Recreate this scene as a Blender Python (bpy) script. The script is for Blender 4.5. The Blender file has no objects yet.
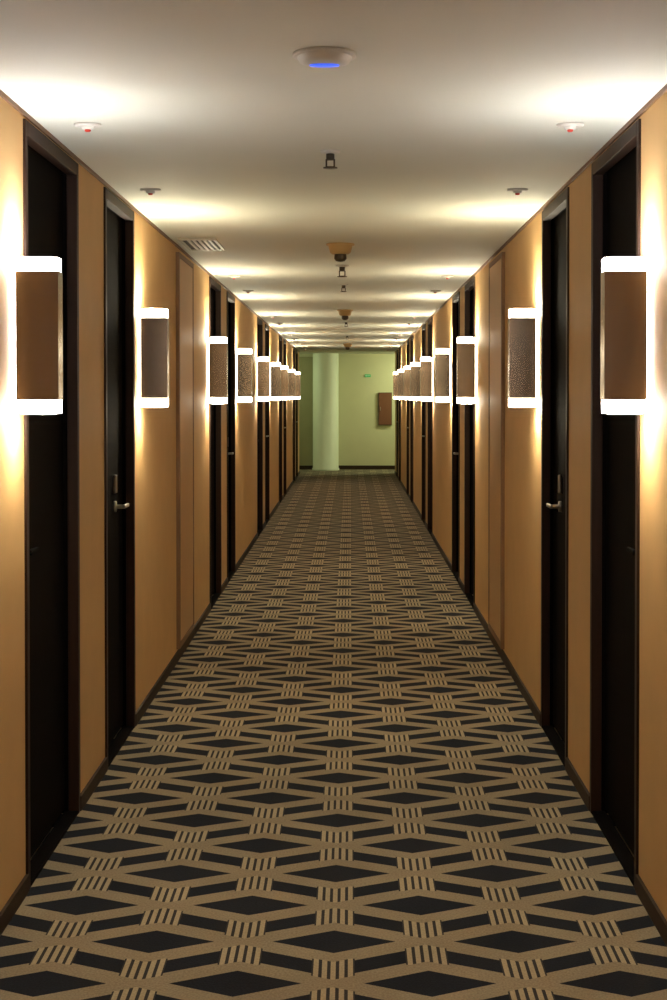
import bpy, math, bmesh
from mathutils import Vector, Matrix

scene = bpy.context.scene
COL = scene.collection
H = 2.40; EYE = 1.53
XL = -1.0; XR = 0.89
Y0 = -1.6; YC = 29.6; YE = 31.2     # corridor start, corridor end, end wall
LX0, LX1 = -2.6, 2.6                # lobby extents

# ------------------------------------------------------------------ materials
def new_mat(name):
    m = bpy.data.materials.new(name); m.use_nodes = True
    nt = m.node_tree
    return m, nt, nt.nodes["Principled BSDF"]

def simple(name, col, rough=0.5, metal=0.0, noise=0.0, nscale=20, bump=0.0, spec=0.5, stretch=None, emit=None, es=0.0):
    m, nt, b = new_mat(name)
    b.inputs["Roughness"].default_value = rough
    b.inputs["Metallic"].default_value = metal
    b.inputs["Specular IOR Level"].default_value = spec
    tc = nt.nodes.new("ShaderNodeTexCoord")
    mp = nt.nodes.new("ShaderNodeMapping")
    nt.links.new(tc.outputs["Object"], mp.inputs[0])
    if stretch: mp.inputs["Scale"].default_value = stretch
    nz = nt.nodes.new("ShaderNodeTexNoise")
    nz.inputs["Scale"].default_value = nscale; nz.inputs["Detail"].default_value = 5
    nt.links.new(mp.outputs[0], nz.inputs["Vector"])
    mx = nt.nodes.new("ShaderNodeMix"); mx.data_type = 'RGBA'
    c0 = [max(0, c*(1-noise)) for c in col]; c1 = [min(1, c*(1+noise)) for c in col]
    mx.inputs[6].default_value = (*c0, 1); mx.inputs[7].default_value = (*c1, 1)
    nt.links.new(nz.outputs["Fac"], mx.inputs[0])
    nt.links.new(mx.outputs[2], b.inputs["Base Color"])
    if bump:
        bp = nt.nodes.new("ShaderNodeBump"); bp.inputs["Strength"].default_value = bump
        bp.inputs["Distance"].default_value = 0.002
        nt.links.new(nz.outputs["Fac"], bp.inputs["Height"])
        nt.links.new(bp.outputs[0], b.inputs["Normal"])
    if emit:
        b.inputs["Emission Color"].default_value = (*emit, 1)
        b.inputs["Emission Strength"].default_value = es
    return m

M_wall = simple("wallpaper_tan", (0.61, 0.385, 0.165), 0.65, noise=0.08, nscale=6, bump=0.15, spec=0.3)
M_ceil = simple("ceiling_paint", (0.65, 0.65, 0.56), 0.75, noise=0.03, nscale=3)
M_base = simple("baseboard_dark", (0.035, 0.020, 0.011), 0.6, noise=0.2, nscale=12, spec=0.2)
M_trim = simple("ceiling_trim_wood", (0.16, 0.08, 0.035), 0.5, noise=0.2, nscale=8)
M_frame = simple("door_frame_wood", (0.024, 0.010, 0.005), 0.55, noise=0.4, nscale=8, stretch=(8, 8, 0.6), spec=0.2)
M_leaf = simple("door_leaf_wood", (0.004, 0.003, 0.0025), 0.8, noise=0.4, nscale=8, stretch=(8, 8, 0.6), spec=0.03)
M_seal = simple("door_black_jamb", (0.004, 0.003, 0.0028), 0.8, noise=0.2, spec=0.03)
M_chrome = simple("brushed_chrome", (0.36, 0.34, 0.30), 0.30, metal=1.0, noise=0.05, nscale=60)
M_panel = simple("access_panel_paint", (0.56, 0.345, 0.155), 0.5, noise=0.05, nscale=5)
M_gap = simple("panel_edge_brown", (0.22, 0.12, 0.055), 0.6, noise=0.1)  # darker brown for the raised panel border
M_bronze = simple("bronze_cover", (0.25, 0.19, 0.135), 0.20, metal=0.88, noise=0.05, nscale=4)
M_white = simple("white_plastic", (0.66, 0.65, 0.60), 0.5, noise=0.03)
M_ivory = simple("ivory_plastic", (0.62, 0.60, 0.54), 0.5, noise=0.03)
M_dark = simple("dark_metal", (0.06, 0.045, 0.03), 0.4, metal=0.6, noise=0.1)
M_black = simple("handle_shade_black", (0.004, 0.004, 0.004), 0.8, metal=0.0, noise=0.1, spec=0.03)  # doorway darkness put into the colour of the near-side handles
M_amber = simple("tan_base", (0.45, 0.30, 0.12), 0.5, metal=0.2, noise=0.1)
M_grille = simple("vent_metal", (0.42, 0.38, 0.29), 0.5, noise=0.1)
M_void = simple("vent_shade", (0.06, 0.05, 0.035), 0.9, noise=0.1)
M_lobby = simple("lobby_paint", (0.64, 0.63, 0.41), 0.6, noise=0.05, nscale=4)
M_lobdark = simple("lobby_shade_olive", (0.34, 0.33, 0.18), 0.6, noise=0.1, nscale=4)
M_column = simple("column_paint", (0.74, 0.80, 0.62), 0.55, noise=0.05, nscale=4)
M_redbrown = simple("hose_cabinet_paint", (0.17, 0.06, 0.028), 0.5, noise=0.1)
M_signw = simple("sign_symbol_white", (0.7, 0.85, 0.7), 0.5, emit=(0.7, 1, 0.75), es=0.1)
M_signg = simple("sign_green", (0.06, 0.42, 0.16), 0.5, emit=(0.03, 0.7, 0.15), es=0.12)
M_blue = simple("blue_led", (0.02, 0.04, 0.8), 0.4, emit=(0.05, 0.12, 1.0), es=1.3)
M_red = simple("red_led", (0.5, 0.04, 0.02), 0.4, emit=(1.0, 0.06, 0.02), es=0.02)
M_lamp = simple("frosted_acrylic_lit", (0.9, 0.9, 0.85), 0.5, emit=(1.0, 0.88, 0.64), es=27.0)
M_tube = simple("lamp_opening_lit", (0.9, 0.9, 0.85), 0.5, emit=(1.0, 0.90, 0.66), es=580.0)
M_tubed = simple("lamp_opening_lit_lower", (0.9, 0.9, 0.85), 0.5, emit=(1.0, 0.88, 0.65), es=300.0)
M_lamp_f = simple("frosted_acrylic_lit_dim", (0.9, 0.9, 0.85), 0.5, emit=(1.0, 0.87, 0.62), es=18.0)
M_tube_f = simple("lamp_opening_lit_dim", (0.9, 0.9, 0.85), 0.5, emit=(1.0, 0.90, 0.64), es=620.0)
M_tubed_f = simple("lamp_opening_lit_lower_dim", (0.9, 0.9, 0.85), 0.5, emit=(1.0, 0.89, 0.72), es=140.0)
M_lamp_c = simple("frosted_acrylic_lit_cool", (0.9, 0.9, 0.85), 0.5, emit=(1.0, 0.92, 0.88), es=40.0)
M_tube_c = simple("lamp_opening_lit_cool", (0.9, 0.9, 0.85), 0.5, emit=(0.98, 0.98, 1.0), es=360.0)

def carpet():
    m, nt, b = new_mat("patterned_carpet")
    N = nt.nodes; L = nt.links
    def mth(op, a, c=None, d=None):
        n = N.new("ShaderNodeMath"); n.operation = op
        for i, v in enumerate((a, c, d)):
            if v is None: continue
            if isinstance(v, (int, float)): n.inputs[i].default_value = v
            else: L.new(v, n.inputs[i])
        return n.outputs[0]
    tc = N.new("ShaderNodeTexCoord"); sp = N.new("ShaderNodeSeparateXYZ")
    L.new(tc.outputs["Object"], sp.inputs[0])
    S = 0.254; r = 0.128; e = 0.172; P = 2*(r+e)
    u = mth('DIVIDE', mth('ADD', sp.outputs[0], 0.045), S)
    y = mth('SUBTRACT', sp.outputs[1], 4.18 - r)
    up = mth('PINGPONG', u, 1.0)
    hu = mth('MULTIPLY', up, r)
    def near(val, target, half):
        x = mth('FLOORED_MODULO', mth('ADD', val, -target + P/2), P)
        dd = mth('ABSOLUTE', mth('SUBTRACT', x, P/2))
        return mth('LESS_THAN', dd, half)
    T = 0.041
    a = mth('SUBTRACT', y, hu); c = mth('ADD', y, hu)
    bands = mth('MAXIMUM', mth('MAXIMUM', near(a, 0.0, T), near(a, 2*r+e, T)),
                mth('MAXIMUM', near(c, 2*r, T), near(c, 2*r+e, T)))
    W = 0.2273
    inA = mth('LESS_THAN', up, W); inB = mth('GREATER_THAN', up, 1 - W)
    colA = mth('MULTIPLY', inA, near(y, 2*r+e, e))
    colB = mth('MULTIPLY', inB, near(y, 2*r+e+P/2, e))
    blk = mth('MAXIMUM', colA, colB)
    # inside a block the bands are a little narrower so the ribs run longer
    T2 = 0.024
    bin_ = mth('MAXIMUM', mth('MAXIMUM', near(a, 0.0, T2), near(a, 2*r+e, T2)),
               mth('MAXIMUM', near(c, 2*r, T2), near(c, 2*r+e, T2)))
    junc = mth('MAXIMUM', mth('MULTIPLY', inA, near(y, 2*r+e, T2)), mth('MULTIPLY', inB, near(y, 2*r+e+P/2, T2)))
    bin_ = mth('MAXIMUM', bin_, junc)
    bands = mth('MAXIMUM', mth('MULTIPLY', bands, mth('SUBTRACT', 1.0, blk)), mth('MULTIPLY', bin_, blk))
    fr = mth('ABSOLUTE', mth('SUBTRACT', mth('FLOORED_MODULO', mth('ADD', mth('MULTIPLY', u, 11.0), 0.5), 1.0), 0.5))
    rib = mth('MAXIMUM', mth('MULTIPLY', mth('LESS_THAN', fr, 0.30), 0.88), 0.06)
    stripe = mth('MULTIPLY', blk, rib)
    light = mth('ADD', mth('MULTIPLY', bands, 0.62), mth('MULTIPLY', stripe, mth('SUBTRACT', 1.0, bands)))
    nz = N.new("ShaderNodeTexNoise"); nz.inputs["Scale"].default_value = 160; nz.inputs["Detail"].default_value = 3
    L.new(tc.outputs["Object"], nz.inputs["Vector"])
    nz2 = N.new("ShaderNodeTexNoise"); nz2.inputs["Scale"].default_value = 3; nz2.inputs["Detail"].default_value = 3
    L.new(tc.outputs["Object"], nz2.inputs["Vector"])
    k = mth('MULTIPLY', mth('ADD', mth('MULTIPLY', nz.outputs["Fac"], 1.0), 0.5), mth('ADD', mth('MULTIPLY', nz2.outputs["Fac"], 0.5), 0.75))
    mx = N.new("ShaderNodeMix"); mx.data_type = 'RGBA'
    mx.inputs[6].default_value = (0.013, 0.015, 0.021, 1)
    mx.inputs[7].default_value = (0.46, 0.375, 0.24, 1)
    L.new(light, mx.inputs[0])
    vm = N.new("ShaderNodeVectorMath"); vm.operation = 'SCALE'
    L.new(mx.outputs[2], vm.inputs[0]); L.new(k, vm.inputs["Scale"])
    L.new(vm.outputs[0], b.inputs["Base Color"])
    b.inputs["Roughness"].default_value = 0.95
    b.inputs["Specular IOR Level"].default_value = 0.1
    bp = N.new("ShaderNodeBump"); bp.inputs["Strength"].default_value = 0.4; bp.inputs["Distance"].default_value = 0.003
    L.new(nz.outputs["Fac"], bp.inputs["Height"]); L.new(bp.outputs[0], b.inputs["Normal"])
    return m
M_carpet = carpet()

# ------------------------------------------------------------------ mesh helpers
def boxes(name, bl, mat, parent=None, bevel=0.0, loc=None):
    """bl: list of (x0,x1,y0,y1,z0,z1)"""
    bm = bmesh.new()
    for (x0, x1, y0, y1, z0, z1) in bl:
        x0, x1 = min(x0, x1), max(x0, x1); y0, y1 = min(y0, y1), max(y0, y1); z0, z1 = min(z0, z1), max(z0, z1)
        r = bmesh.ops.create_cube(bm, size=1.0)
        for vv in r['verts']:
            vv.co = Vector(((x0+x1)/2 + vv.co.x*(x1-x0), (y0+y1)/2 + vv.co.y*(y1-y0), (z0+z1)/2 + vv.co.z*(z1-z0)))
    if bevel:
        bmesh.ops.bevel(bm, geom=bm.edges[:], offset=bevel, segments=2, affect='EDGES', profile=0.6)
    me = bpy.data.meshes.new(name); bm.to_mesh(me); bm.free()
    me.materials.append(mat)
    o = bpy.data.objects.new(name, me); COL.objects.link(o)
    if parent: o.parent = parent
    if loc: o.location = loc
    return o

def lathe(name, prof, mat, parent=None, seg=32, axis='Z', loc=None, sx=1, sy=1):
    bm = bmesh.new(); rings = []
    for (r, z) in prof:
        if r < 1e-6: rings.append([bm.verts.new((0, 0, z))])
        else: rings.append([bm.verts.new((r*sx*math.cos(2*math.pi*i/seg), r*sy*math.sin(2*math.pi*i/seg), z)) for i in range(seg)])
    for a, b in zip(rings, rings[1:]):
        if len(a) == 1 and len(b) == 1: continue
        for i in range(seg):
            j = (i+1) % seg
            if len(a) == 1: bm.faces.new((a[0], b[j], b[i]))
            elif len(b) == 1: bm.faces.new((a[i], a[j], b[0]))
            else: bm.faces.new((a[i], a[j], b[j], b[i]))
    bmesh.ops.recalc_face_normals(bm, faces=bm.faces[:])
    if axis == 'X': bmesh.ops.rotate(bm, verts=bm.verts[:], matrix=Matrix.Rotation(math.pi/2, 3, 'Y'))
    for f in bm.faces: f.smooth = True
    me = bpy.data.meshes.new(name); bm.to_mesh(me); bm.free()
    me.materials.append(mat)
    o = bpy.data.objects.new(name, me); COL.objects.link(o)
    if parent: o.parent = parent
    if loc: o.location = loc
    return o

def empty(name, loc):
    e = bpy.data.objects.new(name, None); e.empty_display_size = 0.1
    e.location = loc; COL.objects.link(e); return e

def struct(o, label, cat):
    o["kind"] = "structure"; o["label"] = label; o["category"] = cat

def tag(o, label, cat, group=None):
    o["label"] = label; o["category"] = cat
    if group: o["group"] = group

def copy_thing(src, loc, rotz=0.0, scale=None):
    e = src.copy(); COL.objects.link(e); e.location = loc; e.rotation_euler = (0, 0, rotz)
    if scale: e.scale = (scale,)*3
    for ch in list(src.children):
        c = ch.copy(); COL.objects.link(c); c.parent = e
        for g in list(ch.children):
            gg = g.copy(); COL.objects.link(gg); gg.parent = c
    return e

# ------------------------------------------------------------------ layout
groups = [4.40, 10.46, 15.95, 20.85, 26.0]
doors = []; sconce_y = [1.25]
for s in groups:
    doors += [(s+0.20, s+1.10, -1), (s+1.70, s+2.52, 1)]
    sconce_y += [s+0.06, s+2.70]
sconce_y = sconce_y[:-1]
DT = 2.378      # door frame top
TH = 0.16

def build_wall(side, name):
    X = XL if side < 0 else XR
    out = X + side*TH
    bl = []; y = Y0
    for (a, b, _) in doors:
        bl.append((X, out, y, a, 0, H)); bl.append((X, out, a, b, DT, H)); y = b
    bl.append((X, out, y, YC, 0, H))
    o = boxes(name, bl, M_wall)
    struct(o, "warm tan painted corridor wall with door openings", "wall")
    bb = []; y = Y0
    for (a, b, _) in doors:
        bb.append((X, X - side*0.010, y, a, 0, 0.055)); y = b
    bb.append((X, X - side*0.010, y, YC, 0, 0.055))
    o = boxes("baseboard_left" if side < 0 else "baseboard_right", bb, M_base)
    struct(o, "dark wooden baseboard along the corridor wall", "baseboard")
    o = boxes("trim_1" if side < 0 else "trim_2", [(X, X - side*0.008, Y0, YC, H-0.014, H)], M_trim)
    struct(o, "thin dark brown trim where wall meets ceiling", "trim")

build_wall(-1, "wall_left"); build_wall(1, "wall_right")
o = boxes("floor", [(LX0, LX1, Y0, YE+0.1, -0.1, 0)], M_carpet); struct(o, "patterned carpet of dark lozenges and striped beige blocks", "floor")
o = boxes("ceiling", [(LX0, LX1, Y0, YE+0.1, H, H+0.1)], M_ceil); struct(o, "plain cream painted ceiling", "ceiling")
o = boxes("wall_back", [(LX0, LX1, YE, YE+0.1, 0, H)], M_lobby); struct(o, "pale green end wall of the corridor", "wall")
o = boxes("wall_front", [(XL-TH, XR+TH, Y0-0.1, Y0, 0, H)], M_wall); struct(o, "tan wall closing the corridor", "wall")
o = boxes("wall_lobby_left", [(LX0-0.1, LX0, YC-0.14, YE+0.1, 0, H), (LX0, XL-TH, YC-0.14, YC, 0, H)], M_lobby); struct(o, "pale green side wall of the end lobby", "wall")
o = boxes("wall_lobby_right", [(LX1, LX1+0.1, YC-0.14, YE+0.1, 0, H), (XR+TH, LX1, YC-0.14, YC, 0, H)], M_lobby); struct(o, "pale green side wall of the end lobby", "wall")
o = boxes("baseboard_back", [(LX0, LX1, YE-0.015, YE, 0, 0.08)], M_base); struct(o, "dark baseboard under the pale green end wall", "baseboard")
o = boxes("column_shade", [(-1.2, -0.74, YE-0.03, YE, 0.08, 2.34)], M_lobdark); struct(o, "olive panel on the end wall beside the column", "painted shade")  # shade beside the column, painted as a darker olive sheet
o = lathe("column", [(0.28, 0), (0.28, 0.04), (0.265, 0.05), (0.265, H)], M_column, loc=(-0.50, YE-0.30, 0), seg=48)
struct(o, "round pale green column at the corridor end", "column")

# ------------------------------------------------------------------ doors
n = 0
for side in (-1, 1):
    X = XL if side < 0 else XR
    for (a, b, hs) in doors:
        n += 1
        d = empty("door_%d" % n, (X, (a+b)/2, 0))
        struct(d, "black-brown wooden hotel room door in a dark wooden frame", "door")
        w = (b-a)/2; s = side
        FW = 0.036
        boxes("door_frame", [(-s*0.008, s*0.03, -w, -w+FW, 0, DT), (-s*0.008, s*0.03, w-FW, w, 0, DT),
                             (-s*0.008, s*0.03, -w+FW, w-FW, DT-FW-0.01, DT)], M_frame, d, bevel=0.003)
        boxes("door_jamb", [(s*0.03, s*0.15, -w, -w+FW-0.01, 0, DT), (s*0.03, s*0.15, w-FW+0.01, w, 0, DT),
                            (s*0.03, s*0.15, -w+FW-0.01, w-FW+0.01, DT-FW, DT)], M_seal, d)
        boxes("door_threshold", [(-s*0.006, s*0.044, -w+FW, w-FW, 0, 0.012)], M_seal, d, bevel=0.002)
        lw = w-FW+0.009; LX = s*0.046
        boxes("door_leaf", [(LX, s*0.085, -lw, lw, 0.014, DT-FW-0.002)], M_leaf, d, bevel=0.002)
        hm = M_chrome if hs > 0 else M_black
        hy = 0.12 if hs > 0 else -(lw-0.05)
        boxes("lock_plate", [(LX, LX - s*0.014, hy-0.022, hy+0.022, 1.10, 1.18)], hm, d, bevel=0.004)
        hb = empty("door_handle", (LX, hy, 1.04)); hb.parent = d
        lathe("handle_rose", [(0, -0.006), (0.024, -0.006), (0.024, 0.006), (0.009, 0.008), (0.009, 0.045), (0, 0.045)] if s < 0 else
              [(0, 0.006), (0.024, 0.006), (0.024, -0.006), (0.009, -0.008), (0.009, -0.045), (0, -0.045)], hm, hb, axis='X', seg=20, loc=(-s*0.006, 0, 0))
        boxes("lever", [(-s*0.040, -s*0.054, -0.010, 0.11, -0.008, 0.008)], hm, hb, bevel=0.004)

# ------------------------------------------------------------------ access panels
for side in (-1, 1):
    X = XL if side < 0 else XR
    for (a, b) in [(8.62, 9.42)]:
        e = empty("access_panel", (X, a, 0))
        tag(e, "tan painted full-height service panel set in the wall", "panel", "service panels in the corridor walls")
        s = side
        boxes("panel_border", [(0, -s*0.020, 0, b-a, 0.07, 0.10), (0, -s*0.020, 0, b-a, 2.33, 2.355),
                               (0, -s*0.020, 0, 0.04, 0.10, 2.33), (0, -s*0.020, b-a-0.04, b-a, 0.10, 2.33)], M_gap, e)
        boxes("panel_door", [(0, -s*0.018, 0.045, b-a-0.045, 0.105, 2.325)], M_panel, e, bevel=0.002)

# ------------------------------------------------------------------ sconces
HH = 0.23; PR = 0.140; HW = 0.034
def make_sconce(loc, ml, mt, md):
    e = empty("wall_sconce", loc)
    tag(e, "boxy bronze wall sconce with glowing frosted acrylic ends", "wall lamp", "sconces along the corridor walls")
    boxes("mounting_plate", [(0, 0.010, -0.02, 0.02, -0.10, 0.10)], M_white, e)
    boxes("acrylic_diffuser", [(0.008, PR-0.003, -HW+0.003, HW-0.003, -HH, HH)], ml, e)
    boxes("lamp_opening", [(0.030, PR-0.020, -HW+0.010, HW-0.010, HH, HH+0.002)], mt, e)
    boxes("lamp_opening", [(0.030, PR-0.020, -HW+0.010, HW-0.010, -HH-0.002, -HH)], md, e)
    ch = HH-0.040
    boxes("bronze_cover", [(PR-0.003, PR, -HW, HW, -ch, ch),
                           (0.014, PR-0.003, -HW, -HW+0.003, -ch, ch),
                           (0.014, PR-0.003, HW-0.003, HW, -ch, ch)], M_bronze, e)
    return e
SZ = EYE+0.178
sc_c = make_sconce((XL, sconce_y[0], SZ), M_lamp_c, M_tube_c, M_tubed)
sc_w = make_sconce((XL, sconce_y[2], SZ), M_lamp, M_tube, M_tubed)
sc_f = make_sconce((XL, sconce_y[5], SZ), M_lamp_f, M_tube_f, M_tubed_f)
copy_thing(sc_c, (XL, sconce_y[1], SZ))
for y in sconce_y[:2]: copy_thing(sc_c, (XR, y, SZ), math.pi)
for y in sconce_y[3:5]: copy_thing(sc_w, (XL, y, SZ))
for y in sconce_y[2:5]: copy_thing(sc_w, (XR, y, SZ), math.pi)
for y in sconce_y[6:]: copy_thing(sc_f, (XL, y, SZ))
for y in sconce_y[5:]: copy_thing(sc_f, (XR, y, SZ), math.pi)

# ------------------------------------------------------------------ ceiling devices
def smoke_detector(loc, led, amber=False):
    e = empty("smoke_detector", loc)
    tag(e, "round white smoke detector with a blue indicator light" if led else "round tan detector on the corridor ceiling", "smoke detector")
    m = M_amber if amber else M_white
    lathe("detector_base", [(0, 0), (0.080, 0), (0.082, -0.007), (0.078, -0.010), (0, -0.010)], m, e, seg=48)
    lathe("detector_head", [(0.070, -0.010), (0.064, -0.022), (0.048, -0.028), (0, -0.029)] if led else
          [(0.070, -0.010), (0.060, -0.05), (0.048, -0.060), (0, -0.062)], m, e, seg=48)
    if led:
        lathe("indicator_light", [(0, -0.029), (0.038, -0.0288), (0.037, -0.0315), (0, -0.032)], M_blue, e, seg=24, sy=0.40)
    else:
        lathe("sensor_dome", [(0.034, -0.060), (0.036, -0.085), (0.026, -0.10), (0, -0.105)], M_dark, e, seg=24)
    return e
smoke_detector((-0.065, 3.83, H), True)
smoke_detector((-0.055, 8.6, H), False, True)
smoke_detector((-0.05, 15.2, H), False, True)
smoke_detector((-0.04, 25.0, H), False, True)

def sprinkler(loc):
    e = empty("fire_sprinkler", loc)
    tag(e, "pendent fire sprinkler head hanging from the ceiling", "sprinkler", "sprinklers along the ceiling")
    lathe("escutcheon", [(0, 0), (0.036, 0), (0.034, -0.006), (0.016, -0.010), (0, -0.010)], M_ivory, e, seg=24)
    lathe("sprinkler_body", [(0, -0.008), (0.015, -0.008), (0.015, -0.028), (0.010, -0.032), (0, -0.032)], M_dark, e, seg=16)
    boxes("frame_arms", [(-0.017, -0.011, -0.004, 0.004, -0.055, -0.030), (0.011, 0.017, -0.004, 0.004, -0.055, -0.030),
                         (-0.017, 0.017, -0.004, 0.004, -0.058, -0.054), (-0.017, 0.017, -0.004, 0.004, -0.033, -0.029)], M_dark, e)
    lathe("deflector", [(0, -0.058), (0.026, -0.058), (0.026, -0.061), (0, -0.062)], M_dark, e, seg=20)
    return e
sp0 = sprinkler((-0.07, 5.35, H))
for (x, y, k) in [(-0.052, 10.0, 1.3), (-0.05, 11.7, 1.0), (-0.045, 17.6, 1.0), (-0.04, 21.5, 1.0)]:
    copy_thing(sp0, (x, y, H), 0.0, k)

def indicator(loc):
    e = empty("ceiling_indicator", loc)
    tag(e, "small white ceiling indicator with a red light near a door", "indicator light", "red indicator lights by the doors")
    lathe("indicator_base", [(0, 0), (0.044, 0), (0.044, -0.005), (0.038, -0.009), (0, -0.009)], M_ivory, e, seg=28, sy=0.8)
    lathe("indicator_neck", [(0.020, -0.009), (0.018, -0.018), (0, -0.018)], M_ivory, e, seg=16)
    lathe("red_lamp", [(0.010, -0.018), (0.010, -0.022), (0.007, -0.025), (0, -0.026)], M_red, e, seg=16)
    return e
ind0 = None
for s in groups:
    for dy in (0.42, 1.93):
        for x in (-0.84, 0.705):
            if ind0 is None: ind0 = indicator((x, s+dy, H))
            else: copy_thing(ind0, (x, s+dy, H))

# vent grille
v = empty("air_vent", (-0.845, 8.6, H))
tag(v, "slatted metal air vent grille in the ceiling", "air vent")
boxes("vent_shade_sheet", [(-0.09, 0.09, -0.28, 0.28, -0.004, 0)], M_void, v)  # flat sheet coloured dark as the shade behind the slats
boxes("vent_frame", [(-0.105, 0.105, -0.30, -0.28, -0.010, 0), (-0.105, 0.105, 0.28, 0.30, -0.010, 0),
                     (-0.105, -0.09, -0.28, 0.28, -0.010, 0), (0.09, 0.105, -0.28, 0.28, -0.010, 0)], M_grille, v)
boxes("vent_slats", [(-0.09+0.03*i, -0.09+0.03*i+0.014, -0.28, 0.28, -0.010, -0.004) for i in range(1, 6)], M_grille, v)

# ------------------------------------------------------------------ end lobby things
c = empty("fire_hose_cabinet", (0.73, YE, 0.92))
tag(c, "reddish brown fire hose cabinet on the pale green wall", "cabinet")
boxes("cabinet_body", [(-0.14, 0.14, -0.05, 0, 0, 0.68)], M_dark, c, bevel=0.004)
boxes("cabinet_door", [(-0.13, 0.13, -0.062, -0.05, 0.012, 0.668)], M_redbrown, c, bevel=0.003)
boxes("cabinet_latch", [(-0.11, -0.09, -0.075, -0.062, 0.30, 0.38)], M_chrome, c)
sg = empty("exit_sign", (0.37, YE, 1.92))
tag(sg, "small green illuminated exit direction sign on the wall", "sign")
boxes("sign_panel", [(-0.06, 0.06, -0.02, 0, 0, 0.055)], M_signg, sg)
boxes("sign_arrow", [(-0.035, 0.045, -0.023, -0.02, 0.024, 0.032), (-0.046, -0.032, -0.023, -0.02, 0.017, 0.039)], M_signw, sg)

# ------------------------------------------------------------------ lobby light (greenish)
def area(name, loc, rot, size, power, col):
    l = bpy.data.lights.new(name, 'AREA'); l.energy = power; l.color = col; l.size = size
    ob = bpy.data.objects.new(name, l); ob.location = loc; ob.rotation_euler = rot; COL.objects.link(ob); return ob
area("lobby_light", (1.7, 30.3, 2.3), (0, math.radians(35), 0), 0.5, 31, (0.95, 1.0, 0.62))
area("lobby_light", (-1.8, 30.3, 2.3), (0, math.radians(-35), 0), 0.5, 8, (0.88, 1.0, 0.60))  # added fill, brightens the end wall left of the column

# ------------------------------------------------------------------ world
w = bpy.data.worlds.new("World"); scene.world = w; w.use_nodes = True
w.node_tree.nodes["Background"].inputs[0].default_value = (0.02, 0.02, 0.02, 1)

# ------------------------------------------------------------------ camera
cam = bpy.data.cameras.new("Camera"); co = bpy.data.objects.new("Camera", cam); COL.objects.link(co)
co.location = (0, 0, EYE); co.rotation_euler = (math.radians(89.0), 0, 0)
cam.sensor_fit = 'VERTICAL'; cam.sensor_height = 36; cam.sensor_width = 24; cam.lens = 54
cam.shift_x = -0.0165; cam.shift_y = -0.078
cam.clip_start = 0.05
scene.camera = co
scene.view_settings.view_transform = 'Standard'
scene.view_settings.exposure = 0
